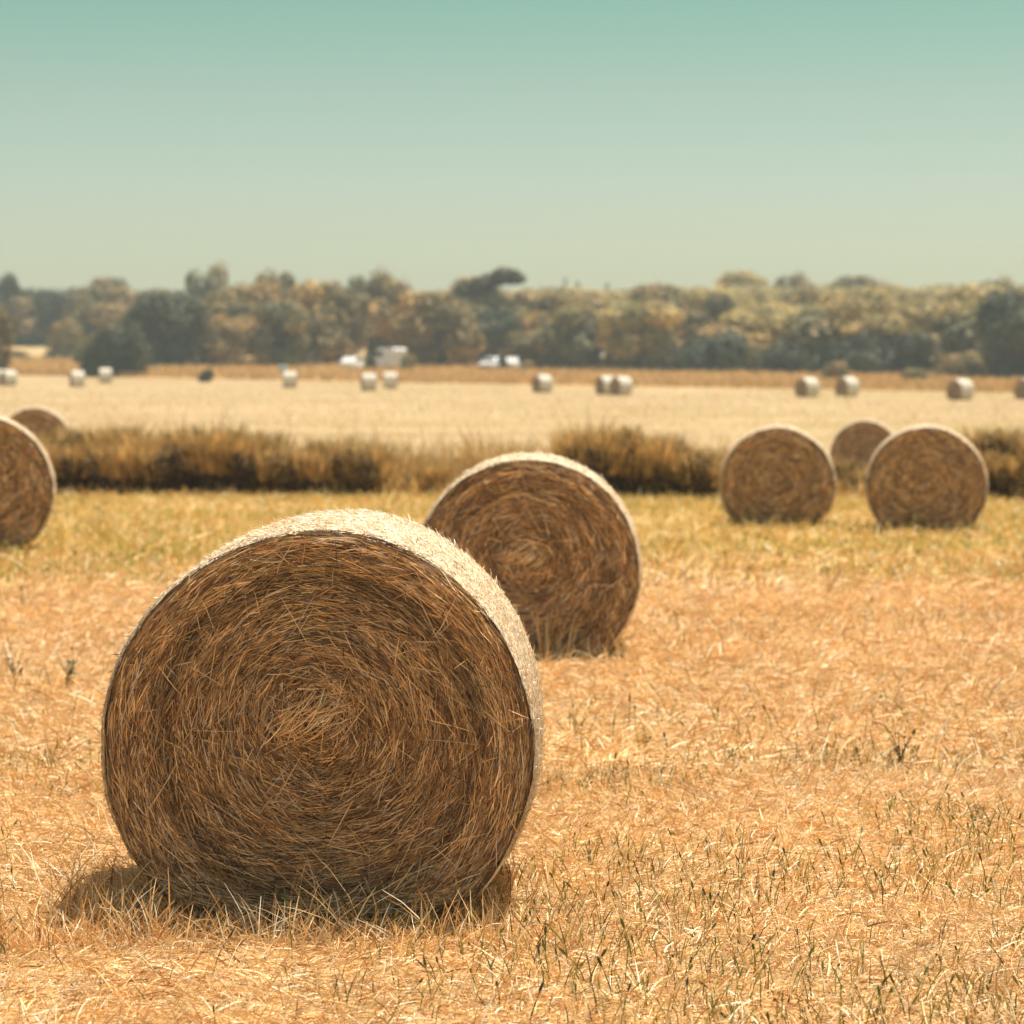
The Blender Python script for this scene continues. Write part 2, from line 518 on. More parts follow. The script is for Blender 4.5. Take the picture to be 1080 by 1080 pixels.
farproto = None
for px, row, yaw, lab in FAR:
    if farproto is None:
        farproto = make_bale(71, 2500, .012, 6000, .010, 20, 1.0); b = farproto
    else:
        b = copy_tree(farproto)
    put_bale(b, px, dist_for_row(px, row), -yaw, lab, sc_=1.06)

# ------------------------------------------------------------------ straw, stubble and grass in the field (uncountable)


def off_bale(x, y, m=0.0):
    ok = np.ones(len(x), bool)
    for bx, by, s in BALES[:7]:
        ok &= ~((np.abs(x - bx) < .40 + m) & (np.abs(y - by) < BW / 2 - .03 + m))
    return ok


def field_points(rg, d0, d1, per_m2, marg=4.5, spread=.235):
    a = lambda d: 2 * (spread * d + marg * .4)
    area = (a(d0) + a(d1)) / 2 * (d1 - d0)
    n = int(area * per_m2)
    y = rg.uniform(d0, d1, int(n * 1.9)); keep = rg.uniform(0, 1, len(y)) < a(y) / a(d1)
    y = y[keep][:n]; x = rg.uniform(-1, 1, len(y)) * a(y) / 2
    ok = off_bale(x, y)
    return x[ok], y[ok]


LIT = np.array([[.80, .49, .195], [.74, .415, .15], [.84, .60, .285], [.88, .77, .51], [.44, .24, .09], [.22, .125, .05]])


def litter(mb, rg, x, y, length, wid, tilt, probs, droop=.17, k=4, clump=True):
    n = len(x)
    hd = rg.uniform(0, 2 * np.pi, n)
    if clump:
        hd = hd * .75 + 2 * np.pi * fbm(x * 1.3, y * 1.3, seed=31)      # raked swirls
    ln = length * rg.gamma(4, .25, n).clip(.35, 1.8)
    el = tilt(rg, n)
    z0 = zg(x, y) + rg.uniform(-.004, .03, n) * (ln / .1).clip(.5, 2)
    P = np.zeros((n, k, 3)); cx, cy, cz = x.copy(), y.copy(), z0 - .005
    bend = rg.normal(0, .2, n); e = el.copy(); h = hd.copy()
    for i in range(k):
        P[:, i] = np.stack([cx, cy, cz], -1)
        ds = ln / (k - 1)
        cx = cx + ds * np.cos(e) * np.cos(h); cy = cy + ds * np.cos(e) * np.sin(h); cz = cz + ds * np.sin(e)
        h = h + bend * .5; e = e - droop * rg.uniform(.2, 1.6, n)
    P[..., 2] = np.maximum(P[..., 2], zg(P[..., 0], P[..., 1]) + .002)
    T = norm(P[:, -1] - P[:, 0]); side = norm(np.cross(T, norm(rg.normal(0, 1, (n, 3)))))
    w = wid * rg.uniform(.5, 1.3, n)
    C = LIT[rg.choice(len(LIT), n, p=probs)] * rg.uniform(.85, 1.15, (n, 1))
    tone = fbm(x * .55, y * .55, seed=77)[:, None]
    C = C * (np.array([1.0, .97, .9]) * tone + np.array([.97, 1.0, 1.1]) * (1 - tone)) * (.9 + .22 * fbm(x * 2.1, y * 2.1, seed=78))[:, None]
    C = C * (.93 + .14 * fbm(x * .12, y * 1.1, seed=79))[:, None]
    g = (np.clip((y - 21) / 6, 0, 1) * np.clip((46 - y) / 3, 0, 1))[:, None]
    C = C * (1 - g * np.array([.04, .0, .15]))
    taper = np.interp(np.linspace(0, 1, k), [0, .3, 1], [.8, 1, .3])
    mb.ribbons(P, w[:, None] * taper[None], side[:, None], C)


flat = lambda rg, n: rg.normal(.12, .25, n)
lean = lambda rg, n: rg.uniform(.45, 1.35, n)
P1 = [.31, .22, .20, .17, .08, .02]
rg = rng_(5)
mb = MB()
x, y = field_points(rg, 6.0, 11.5, 3000); litter(mb, rg, x, y, .060, .0024, flat, P1)
x, y = field_points(rg, 11.5, 21, 1000); litter(mb, rg, x, y, .085, .0038, flat, P1)
x, y = field_points(rg, 21, 42, 170, 7); litter(mb, rg, x, y, .17, .0075, flat, P1, k=3)
tag(mb.build('straw_litter', M_LITTER), 'cut straw lying over the stubble field', kind='stuff')
mb = MB()
x, y = field_points(rg, 6.0, 11.5, 1150); litter(mb, rg, x, y, .07, .0019, lean, [.34, .20, .20, .16, .08, .02], .15)
x, y = field_points(rg, 11.5, 21, 330); litter(mb, rg, x, y, .10, .003, lean, [.34, .20, .20, .16, .08, .02], .15)
x, y = field_points(rg, 21, 42, 80, 7); litter(mb, rg, x, y, .14, .006, lean, [.30, .18, .24, .18, .08, .02], .15, k=3)
x, y = field_points(rg, 44.5, 110, 6, 9); litter(mb, rg, x, y, .11, .014, lean, [.14, .08, .36, .40, .02, .0], .15, k=3)
x, y = field_points(rg, 110, 225, 1.0, 8); litter(mb, rg, x, y, .13, .04, lean, [.12, .06, .36, .44, .02, .0], .15, k=3)
# rank tufts left uncut where the front bale stands
fx, fy = front.location.x, 8.4
for cx, cy, n, h in [(fx - .06, fy - 0.35, 22, .14), (fx + .05, fy - 0.37, 26, .19), (fx + .10, fy - 0.33, 14, .17), (fx - .36, fy - 0.37, 24, .12), (fx - .20, fy - 0.33, 12, .13), (fx - .28, fy - 0.29, 10, .10), (fx + .36, fy - 0.35, 16, .13), (fx + .30, fy - 0.37, 10, .10),
                     (fx - .62, fy - 0.21, 26, .13), (fx - .74, fy - 0.09, 34, .16), (fx - .84, fy + .06, 30, .13), (fx + .58, fy - 0.17, 18, .10), (fx - .50, fy - 0.29, 24, .11)]:
    xx = cx + rg.normal(0, .055, n); yy = cy + rg.normal(0, .03, n)
    litter(mb, rg, xx, yy, h, .0023, lambda r, m: r.uniform(.35, 1.45, m), [.36, .2, .22, .16, .05, .01], .16, clump=False)
# sunlit stubble left standing just clear of the bale hides the lower edge of its shadow
for x0_, x1_, n, h in [(-1.15, -.45, 520, .105), (-.45, .45, 260, .085), (.45, .85, 180, .09)]:
    litter(mb, rg, fx + rg.uniform(x0_, x1_, n), fy - rg.uniform(.36, .50, n), h, .0022, lambda r, m: r.uniform(.7, 1.5, m), [.32, .22, .20, .16, .08, .02], .15, clump=False)
# dead stalks standing round the foot of the front bale break up its shadow
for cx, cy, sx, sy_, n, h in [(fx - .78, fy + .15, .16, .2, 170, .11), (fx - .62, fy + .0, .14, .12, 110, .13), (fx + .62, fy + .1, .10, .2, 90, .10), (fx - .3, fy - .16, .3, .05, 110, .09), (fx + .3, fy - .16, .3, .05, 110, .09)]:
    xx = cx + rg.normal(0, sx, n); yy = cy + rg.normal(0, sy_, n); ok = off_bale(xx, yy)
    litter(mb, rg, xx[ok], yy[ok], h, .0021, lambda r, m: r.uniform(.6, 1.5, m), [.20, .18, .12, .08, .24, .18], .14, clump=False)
mx_, my_ = mid.location.x, 16.2
for cx, n, h in [(mx_ + .08, 40, .2), (mx_ + .18, 40, .24), (mx_ - .1, 30, .16), (mx_ + .42, 40, .15)]:
    litter(mb, rg, cx + rg.normal(0, .06, n), my_ - .1 + rg.normal(0, .05, n), h, .004, lambda r, m: r.uniform(.8, 1.5, m), [.36, .2, .22, .16, .05, .01], .1, clump=False)
tag(mb.build('stubble', M_LITTER), 'standing stubble and uncut dry tufts', kind='stuff')

# green regrowth: thin dark shoots, some with seed heads, gathered in patches
GR = np.array([[.12, .15, .032], [.19, .21, .04], [.29, .28, .055], [.10, .09, .04], [.42, .33, .09]])


def shoots(mb, rg, x, y, h, wid, heads=.35, probs=(.28, .25, .2, .15, .12), gain=1.0):
    n = len(x); h = h * rg.uniform(.45, 1.35, n); hd = rg.uniform(0, 2 * np.pi, n); el = rg.uniform(1.05, 1.55, n)
    P = np.zeros((n, 4, 3)); c = np.stack([x, y, zg(x, y) - .004], -1)
    for i in range(4):
        P[:, i] = c
        c = c + np.stack([np.cos(el) * np.cos(hd), np.cos(el) * np.sin(hd), np.sin(el)], -1) * (h / 3)[:, None]
        el = el - rg.uniform(0, .28, n)
    T = norm(P[:, -1] - P[:, 0]); side = norm(np.cross(T, norm(np.stack([rg.normal(0, .4, n), np.ones(n), rg.normal(0, .2, n)], -1))))
    C = gain * GR[rg.choice(5, n, p=probs)] * rg.uniform(.8, 1.2, (n, 1))
    w = wid * rg.uniform(.6, 1.3, n)
    mb.ribbons(P, w[:, None] * np.array([1, 1, .8, .25])[None], side[:, None], C)
    hm = rg.uniform(0, 1, n) < heads
    if hm.any():
        t = P[hm, 3]; dn = norm(P[hm, 3] - P[hm, 2]); L = (h[hm] * .3)[:, None]
        Q = np.stack([t - dn * L * .1, t + dn * L * .25, t + dn * L * .7, t + dn * L], 1)
        for s2 in (side[hm], norm(np.cross(dn, side[hm]))):
            mb.ribbons(Q, (w[hm] * 1.9)[:, None] * np.array([.4, 1, .9, .15])[None], s2[:, None], C[hm] * .8)


mb = MB()
x, y = field_points(rg, 6.0, 12, 300)
k = fbm(x * .9, y * .9, seed=55) + .25 * (x > .2) * (y < 10.5) + .1 * (y < 8.2); ok = k + rg.uniform(-.1, .1, len(x)) > .60
shoots(mb, rg, x[ok], y[ok], .085, .0019, .18)
x, y = field_points(rg, 6.0, 16, 3); shoots(mb, rg, x, y, .15, .0017, .5)
x, y = field_points(rg, 12, 23, 30)
k = fbm(x * .7, y * .7, seed=56); ok = k + rg.uniform(-.1, .1, len(x)) > .6
shoots(mb, rg, x[ok], y[ok], .11, .003, .2)
x, y = field_points(rg, 22, 42, 100, 7)
k = fbm(x * .25, y * .8, seed=57); ok = k + rg.uniform(-.12, .12, len(x)) > .46
shoots(mb, rg, x[ok], y[ok], .13, .006, .1, (.02, .06, .30, .0, .62), 1.4)
for bx, by, s in BALES[:5]:                                    # greener at the foot of each bale
    n = 150 if by > 20 else 40
    xx = bx + rg.uniform(-.62, .62, n); yy = by - BW / 2 - np.abs(rg.normal(.03, .08, n))
    shoots(mb, rg, xx, yy, .13 if by > 20 else .10, .0065 if by > 20 else .0016 * by / 8.4, .1, (.3, .3, .2, .1, .1))
tag(mb.build('green_grass', M_GREEN), 'green shoots growing through the stubble', kind='stuff')


def weed(px, row, dd, h, label, seed, col=(.12, .12, .035), n=40):
    rg = rng_(seed); root = empty('field_weed', (gx(px, dd), dd, float(zg(gx(px, dd), dd)))); tag(root, label, 'weed')
    st = MB(); lf = MB()
    for i in range(5):
        a = rg.uniform(0, 6.28); t = np.linspace(0, 1, 5)
        pts = np.stack([np.cos(a) * .35 * h * t ** 1.5, np.sin(a) * .35 * h * t ** 1.5, h * t * rg.uniform(.7, 1)], -1)
        st.tube(pts, .004 * (1.2 - t), np.array([.16, .13, .05]), 5)
        m = n // 5
        tt = rg.uniform(.3, 1, m)
        Pp = np.stack([np.interp(tt, t, pts[:, j]) for j in range(3)], -1) + rg.normal(0, h * .06, (m, 3))
        lf.leaves(Pp, norm(rg.normal(0, 1, (m, 3)) + [0, 0, .8]), h * rg.uniform(.06, .13, m), np.array(col) * rg.uniform(.6, 1.4, (m, 1)), rg, aspect=.6)
    st.build('stem', M_GREEN, root); lf.build('leaves', M_GREEN, root)


def drow(row):
    ds = np.linspace(6, 60, 800); r = HZ - F * (zt(0, ds) - CAMH) / ds
    return float(np.interp(-row, -r, ds))


weed(68, 724, drow(724), .17, 'small bushy green weed in the stubble left of the front bale', 3, n=60)
weed(12, 716, drow(716), .15, 'thin dark weed in the stubble near the left edge', 4, (.16, .13, .05), 25)
weed(952, 812, drow(808), .16, 'dark forked weed standing alone in the stubble on the right', 6, (.10, .07, .03), 22)

# ------------------------------------------------------------------ ditch shrubs and tall grass at about 42 m


def make_shrub(seed):
    rg = rng_(seed); root = empty('ditch_shrub')
    st = MB(); lf = MB()
    for i in range(46):
        a = rg.uniform(0, 6.28); rr = rg.uniform(0, .34); t = np.linspace(0, 1, 4); h = rg.uniform(.55, 1.05)
        lean_ = rg.uniform(.05, .38)
        pts = np.stack([np.cos(a) * (rr + lean_ * t ** 1.4), np.sin(a) * (rr + lean_ * t ** 1.4), h * t], -1)
        st.tube(pts, .010 * (1.15 - t), np.array([.085, .055, .03]) * rg.uniform(.6, 1.3), 4)
    n = 2100
    # several uneven heads
    heads = [(rg.uniform(-.38, .38), rg.uniform(-.3, .3), rg.uniform(.25, .66), rg.uniform(.18, .34)) for _ in range(9)]
    hi = rg.integers(0, 9, n); H = np.array(heads)[hi]
    dirs = norm(rg.normal(0, 1, (n, 3))); rad = H[:, 3] * rg.uniform(.25, 1.08, n) ** .6
    P = H[:, :3] + dirs * rad[:, None] * np.array([1, 1, 1.05])
    P[:, 2] = np.abs(P[:, 2]) + .02
    hc = np.array([1.0, .95, 1.0]) * np.array([[.12, .085, .026], [.19, .125, .036], [.085, .056, .022], [.26, .175, .05], [.15, .11, .032], [.09, .06, .024], [.22, .145, .042], [.12, .075, .03], [.16, .115, .036]])
    C = hc[hi] * rg.uniform(.6, 1.45, (n, 1))
    lf.leaves(P, norm(dirs + rg.normal(0, .7, (n, 3))), rg.uniform(.018, .042, n), C, rg, aspect=1.5)
    # fine upright sprays on top
    m = 1500
    a = rg.uniform(0, 6.28, m); rr = .45 * np.sqrt(rg.uniform(0, 1, m)); x0, y0 = rr * np.cos(a), rr * np.sin(a)
    z0 = rg.uniform(.35, .72, m); L = rg.uniform(.12, .40, m)
    Q = np.stack([np.stack([x0 + .12 * t * np.cos(a) * L * 3, y0 + .12 * t * np.sin(a) * L * 3, z0 + L * t], -1) for t in (0, .5, 1)], 1)
    lf.ribbons(Q, np.full((m, 3), .007) * np.array([1, 1.3, .3]), norm(rg.normal(0, 1, (m, 1, 3)) * [1, 1, .2]), np.array([.66, .44, .17]) * rg.uniform(.4, 1.5, (m, 1)))
    st.build('stems', M_BARK, root); lf.build('foliage', M_SHRUB, root)
    return root


protos = [make_shrub(s) for s in (101, 102, 103)]
used = [False] * 3
WHERE = [(-60, 'beyond the left edge'), (60, 'right beside the bale cut by the left edge'), (200, 'above the left shoulder of the front bale'), (330, 'straight above the top of the front bale'),
         (445, 'in the dry gap left of the second bale'), (600, 'behind the top of the second bale'), (680, 'in the dark stand right of the second bale'),
         (765, 'left of the lone bale before the ditch'), (900, 'between the two bales before the ditch'), (1040, 'right of the overlapping pair of bales'), (1200, 'at the right end of the ditch')]
rg = rng_(8)
# (column, offset behind the front row, height in px of the top above the base row, tone word)
SH = []
for px in np.arange(-40, 420, 42): SH.append((px + rg.normal(0, 8), rg.uniform(0, .3), np.interp(px, [-40, 40, 150, 300, 420], [62, 66, 74, 66, 56])))
for px in np.arange(-30, 420, 50): SH.append((px + rg.normal(0, 9), rg.uniform(.7, 1.3), np.interp(px, [-40, 40, 150, 300, 420], [64, 70, 80, 70, 60])))
for px in (455, 498): SH.append((px, .3, 38))
for px in (612, 648, 686, 722, 757): SH.append((px + rg.normal(0, 5), rg.uniform(0, .3), np.interp(px, [612, 670, 757], [72, 76, 58])))
for px in (630, 668, 705, 740): SH.append((px, rg.uniform(.7, 1.2), np.interp(px, [612, 670, 757], [72, 80, 60])))
for px in (878, 903): SH.append((px, 1.0, 46))
for px in np.arange(1022, 1200, 42): SH.append((px + rg.normal(0, 6), rg.uniform(0, .3), 72))
for px in np.arange(1040, 1200, 50): SH.append((px + rg.normal(0, 6), rg.uniform(.7, 1.2), 76))
shapes = ['broad', 'ragged', 'upright', 'leaning', 'bushy', 'spreading', 'tufted', 'lopsided', 'rounded', 'wispy']
from collections import Counter
zone_count = Counter(); zone_tot = Counter()
zone_of = lambda px: min(WHERE, key=lambda w: abs(w[0] - px))[1]
order = sorted(SH, key=lambda s: s[0])
for s in order: zone_tot[(zone_of(s[0]), s[1] > .5)] += 1
ORD = ['first', 'second', 'third', 'fourth', 'fifth', 'sixth', 'seventh']
for i, (px, dy, hp) in enumerate(order):
    dd = float(np.interp(px, [0, 700, 1080], [42.3, 40.6, 39.6])) + dy
    p = i % 3
    o = protos[p] if not used[p] else copy_tree(protos[p]); used[p] = True
    xx = gx(px, dd); s = hp / F * dd / 1.02
    o.location = (xx, dd, float(zt(xx, dd)) - .03); o.rotation_euler = (0, 0, rg.uniform(0, 6.28)); o.scale = (s * rg.uniform(.8, 1.25), s, s * rg.uniform(.72, 1.10))
    z = zone_of(px); key = (z, dy > .5); zone_count[key] += 1
    num = ('only' if zone_tot[key] == 1 else ORD[zone_count[key] - 1])
    rowname = 'back row' if dy > .5 else 'front row'
    tag(o, f'ditch shrub {z}, {num} of its {rowname}', 'shrub', 'shrubs along the ditch')

# tall golden grass in and behind the ditch
mb = MB()
GOLD = 1.15 * np.array([[.60, .38, .13], [.68, .46, .18], [.48, .30, .095], [.74, .54, .26], [.34, .24, .075]])


def tall(mb, x, y, h, w, rg, pal, probs=None):
    n = len(x); hh = h * rg.uniform(.5, 1.2, n); hd = rg.uniform(0, 6.28, n); el = rg.uniform(1.1, 1.56, n)
    P = np.zeros((n, 4, 3)); c = np.stack([x, y, zt(x, y) - .02], -1)
    for i in range(4):
        P[:, i] = c
        c = c + np.stack([np.cos(el) * np.cos(hd), np.cos(el) * np.sin(hd), np.sin(el)], -1) * (hh / 3)[:, None]
        el = el - rg.uniform(0, .25, n)
    side = norm(np.cross(norm(P[:, 3] - P[:, 0]), norm(rg.normal(0, 1, (n, 3)) * [1, 1, .2])))
    C = pal[rg.choice(len(pal), n, p=probs)] * rg.uniform(.8, 1.2, (n, 1))
    mb.ribbons(P, (w * rg.uniform(.6, 1.3, n))[:, None] * np.array([.8, 1, 1, .3]), side[:, None], C)


n = 40000
px = rg.uniform(-120, 1250, n); dy = rg.gamma(2.0, .75, n) - .15
dd = np.interp(px, [0, 700, 1080], [42.3, 40.6, 39.6]) + dy
hk = np.interp(px, [-120, 60, 150, 420, 450, 600, 620, 760, 775, 850, 870, 1000, 1030, 1250], [.95, 1.05, 1.25, 1.05, 1.0, 1.0, 1.2, .95, .2, .2, .62, .55, 1.0, 1.0])
hk = hk * (.35 + .8 * fbm(px / 26, dy * 1.2, seed=91, o=2)) * rg.uniform(.7, 1.15, n)
ok = (hk > .16) & (rg.uniform(0, 1, n) < np.where((px > 430) & (px < 610), 1, np.where(dy > .5, .85, .3)))
x = gx(px, dd); tall(mb, x[ok], dd[ok], (hk * np.where(dy > .5, 1.0, .6))[ok], .011, rg, GOLD)
tag(mb.build('tall_grass', M_LITTER), 'tall dry golden grass growing in the ditch', kind='stuff')

# rough orange grass between the far field and the wood
mb = MB()
n = 46000
px = rg.uniform(-250, 1330, n); yy = rg.uniform(0, 1, n)
xa = gx(px, 225); d0 = 233 - .77 * xa; dd = d0 + yy ** 1.3 * 60
x = gx(px, dd); ok = dd > 150
tall(mb, x[ok], dd[ok], .62, .06, rg, np.array([[.62, .38, .14], [.70, .47, .20], [.52, .31, .10], [.76, .57, .28], [.32, .26, .09]]), [.34, .28, .18, .1, .1])
tag(mb.build('rough_grass', M_LITTER), 'rough orange grass below the wood', kind='stuff')

# ------------------------------------------------------------------ trees


def crown_mb(seed, lobes, n, size, pal, flat_=1.0):
    """lobes: (x,y,z,r[,tone]) clumps; leaf-size faces fill the shell of every clump"""
    rg = rng_(seed); mb = MB(); Lb = np.array([l[:4] for l in lobes])
    wgt = Lb[:, 3] ** 2; hi = rg.choice(len(lobes), n, p=wgt / wgt.sum())
    tone = rg.choice(len(pal), len(lobes))
    D = norm(rg.normal(0, 1, (n, 3))); rad = Lb[hi, 3] * rg.uniform(.2, 1.12, n) ** .45
    rad *= (.72 + .5 * fbm(D[:, 0] * 2.5 + hi, D[:, 1] * 2.5 + 7, D[:, 2] * 2.5, seed=seed))
    P = Lb[hi, :3] + D * rad[:, None] * np.array([1, 1, flat_])
    C = pal[tone][hi] * rg.uniform(.65, 1.4, (n, 1))
    mb.leaves(P, norm(D + rg.normal(0, .33, (n, 3)) + [0, 0, .5]), size * rg.uniform(.55, 1.3, n), C, rg, aspect=1.2)
    return mb


def trunk_mb(seed, h, r, limbs, col=(.11, .085, .06)):
    rg = rng_(seed); mb = MB(); t = np.linspace(0, 1, 6)
    wob = np.cumsum(rg.normal(0, .06 * r * 4, (6, 2)), 0)
    pts = np.stack([wob[:, 0], wob[:, 1], h * t - .15], -1)
    mb.tube(pts, r * (1.25 - .75 * t), np.array(col), 9)
    for (x, y, z) in limbs:
        s0 = pts[rg.integers(2, 5)]
        e = np.array([x, y, z]); m = (s0 + e) / 2 + rg.normal(0, .3, 3)
        q = np.array([s0, s0 * .5 + m * .5, m, m * .5 + e * .5, e])
        mb.tube(q, r * .5 * np.array([1, .8, .62, .45, .2]), np.array(col), 6)
    return mb


OLIVE = 1.45 * np.array([[.085, .075, .025], [.11, .092, .028], [.075, .064, .024], [.16, .112, .036], [.19, .12, .04]]) * 1.3
RUST = 1.6 * np.array([[.20, .125, .034], [.26, .155, .040], [.13, .09, .026], [.30, .18, .050], [.10, .078, .026]])
DARK = 1.8 * np.array([[.032, .038, .018], [.042, .045, .02], [.036, .034, .016], [.052, .05, .02]])
YELL = 1.5 * np.array([[.22, .16, .05], [.14, .11, .036], [.28, .19, .06], [.10, .085, .03]]) * 1.5


def round_lobes(seed, h0, h1, w, n, flat_top=False):
    rg = rng_(seed); L = []
    for i in range(n):
        t = rg.uniform(0, 1); z = h0 + (h1 - h0) * t
        prof = math.sqrt(max(0.05, 1 - ((t - .42) / .62) ** 2)) if not flat_top else .55 + .45 * t
        a = rg.uniform(0, 6.28); rr = w / 2 * prof * math.sqrt(rg.uniform(.15, 1)) * .78
        r = rg.uniform(.14, .26) * w
        L.append((rr * math.cos(a), rr * math.sin(a), min(z, h1 - r * .6), r))
    return L


# prototype trees: crown about 8 m wide, top about 8 m up; (name, lobes, leaves, leaf size, palette, trunk height, radius)
def proto_tree(name, seed, lobes, n, size, pal, th, tr, nl, flat_=1.0):
    root = empty(name)
    rg = rng_(seed); pick = rg.choice(len(lobes), min(nl, len(lobes)), replace=False)
    trunk_mb(seed, th, tr, [(lobes[i][0] * .8, lobes[i][1] * .8, lobes[i][2] - .1) for i in pick]).build('trunk', M_BARK, root)
    crown_mb(seed + 1, lobes, n, size, pal, flat_).build('crown', M_LEAF, root)
    return root


TP = {
    'olive1': proto_tree('broadleaf_tree', 201, round_lobes(201, .7, 8, 8.5, 20), 5200, .24, OLIVE, 4.0, .24, 7),
    'olive2': proto_tree('broadleaf_tree', 202, round_lobes(202, 1.0, 8, 8, 17), 5000, .24, OLIVE, 4.2, .22, 7),
    'rust1': proto_tree('broadleaf_tree', 203, round_lobes(203, .8, 8, 9, 21), 5400, .24, RUST, 4.0, .26, 7),
    'rust2': proto_tree('broadleaf_tree', 204, round_lobes(204, 1.1, 8, 8, 18), 5000, .23, RUST, 4.2, .22, 7),
    'yell1': proto_tree('broadleaf_tree', 205, round_lobes(205, .6, 8, 9, 20, True), 5400, .24, YELL, 4.0, .22, 7, .8),
    'dark1': proto_tree('evergreen_tree', 206, round_lobes(206, .3, 8, 8.6, 24), 6500, .24, DARK, 4.0, .26, 6),
    'bush1': proto_tree('dark_bush', 207, [(x * 1.0, y * 1.0, max(.9, z * .55), r * .95) for x, y, z, r in round_lobes(207, .2, 7.2, 8.2, 22)], 5200, .21, DARK, 1.6, .16, 6),
    'bush2': proto_tree('dry_bush', 208, [(x, y, max(.9, z * .5), r) for x, y, z, r in round_lobes(208, .2, 7, 8.5, 18)], 4200, .22, OLIVE, 1.5, .14, 6),
}
PH = {'bush1': 5.0, 'bush2': 4.6}; PW = {}
for k, o in TP.items():
    cr = [c for c in o.children if c.name.startswith('crown')][0]
    co = np.array([v.co for v in cr.data.vertices]); PH[k] = float(np.percentile(co[:, 2], 99.5)); PW[k] = float(np.percentile(co[:, 0], 99) - np.percentile(co[:, 0], 1))
tused = set(); rg = rng_(17)


def put_tree(kind, px, dd, top, width, label, group='trees of the wood beyond the far field', cat='tree', sink=.0, rot=None):
    o = TP[kind] if kind not in tused else copy_tree(TP[kind]); tused.add(kind)
    x = gx(px, dd); z = float(zt(x, dd)) - sink
    ztop = CAMH + (HZ - top) / F * dd
    sz = max(.25, (ztop - z) / PH[kind]); sx = width / F * dd / PW[kind]
    o.location = (x, dd, z); o.rotation_euler = (0, 0, rg.uniform(0, 6.28) if rot is None else rot); o.scale = (sx, sx, sz)
    tag(o, label, cat, group)
    return o


BG = 'bushes at the foot of the wood'
for a in [
    # kind, column, distance, top row, width px, label
    ('rust2', -6, 262, 322, 46, 'rust-topped tree cut off by the left edge'),
    ('bush2', 66, 335, 338, 34, 'small bush on the tan slope at the left'),
    ('dark1', 178, 292, 312, 84, 'big dark evergreen right of the lone round dark bush'),
    ('rust1', 230, 293, 333, 66, 'low rust-tinted tree right of the big dark evergreen'),
    ('rust1', 258, 330, 300, 84, 'broad rust-topped tree above the low rust-tinted one'),
    ('olive2', 222, 395, 282, 46, 'domed crown rising over the left part of the wood'),
    ('rust2', 300, 345, 288, 64, 'rusty crown, highest of the left half of the wood'),
    ('olive1', 300, 292, 318, 76, 'olive tree above the lone far bale'),
    ('rust1', 345, 305, 299, 92, 'wide rusty tree left of the white vehicles'),
    ('rust2', 395, 315, 296, 78, 'tall rusty tree straight above the white van'),
    ('olive2', 397, 380, 288, 50, 'domed crown peeping out above the white van'),
    ('rust1', 462, 292, 310, 92, 'orange-topped tree right of the white van'),
    ('olive2', 436, 330, 318, 60, 'narrow olive tree in the notch right of the white van'),
    ('olive1', 500, 335, 294, 70, 'olive tree under the left side of the flat-topped pine'),
    ('dark1', 522, 300, 326, 50, 'dark tree behind the small white car'),
    ('rust2', 574, 312, 316, 62, 'rusty tree below and right of the flat-topped pine'),
    ('rust2', 575, 284, 350, 84, 'low broad rust-brown tree right of the small white car'),
    ('yell1', 668, 304, 322, 96, 'wide layered yellow-olive tree above the glint dome'),
    ('olive2', 620, 330, 318, 66, 'olive tree left of the layered yellow-olive tree'),
    ('olive1', 655, 286, 356, 52, 'low olive tree just behind the glint dome'),
    ('yell1', 785, 415, 287, 50, 'pointed yellowish crown on the ridge, left of a pair'),
    ('olive2', 832, 415, 290, 46, 'rounded olive crown on the ridge, right of a pair'),
    ('olive1', 905, 400, 292, 66, 'broad crown topping the ridge above the far bale pair at right'),
    ('olive2', 1047, 395, 295, 52, 'crown on the ridge behind the tall dark tree at right'),
    ('dark1', 1062, 248, 308, 66, 'tall dark tree at the right edge of the wood'),
    ('olive1', 1092, 250, 322, 50, 'olive tree cut off by the right edge'),
    ('dark1', 966, 262, 352, 38, 'slim dark tree left of the tall dark one at right'),
]:
    put_tree(*a)
for a in [
    ('bush1', 123, 262, 342, 62, 'lone round dark bush standing out below the left slope'),
    ('bush1', 218, 243, 392, 14, 'tiny dark bush at the far field edge'),
    ('bush1', 690, 280, 356, 60, 'dark bush right of the glint dome'),
    ('bush1', 748, 274, 350, 76, 'widest dark bush in the middle of the wood edge'),
    ('bush1', 838, 268, 363, 64, 'dark bush above the lone bale before the ditch'),
    ('bush1', 908, 265, 350, 72, 'dark bush above the far bale right of the lone one'),
    ('bush2', 880, 243, 381, 24, 'small yellow bush just above a far bale'),
    ('bush2', 968, 240, 389, 30, 'low yellow bush between far bales at the right'),
    ('bush2', 20, 320, 372, 30, 'dry bush low on the left slope'),
    ('bush1', 70, 320, 374, 44, 'low dark scrub across the foot of the left slope'),
    ('bush2', 100, 300, 352, 36, 'yellowish bush behind the lone round dark bush'),
    ('bush1', 391, 279, 375, 12, 'small bush between the white van and the white car left of it'),
    ('bush2', 431, 279, 374, 15, 'small bush at the right end of the white van'),
    ('bush1', 531, 278, 376, 9, 'tiny bush between the two small white cars'),
    ('bush2', 800, 272, 362, 36, 'olive bush between two dark bushes of the wood edge'),
    ('bush2', 1010, 252, 372, 50, 'bush left of the tall dark tree at right'),
]:
    put_tree(*a, group=BG, cat='bush')

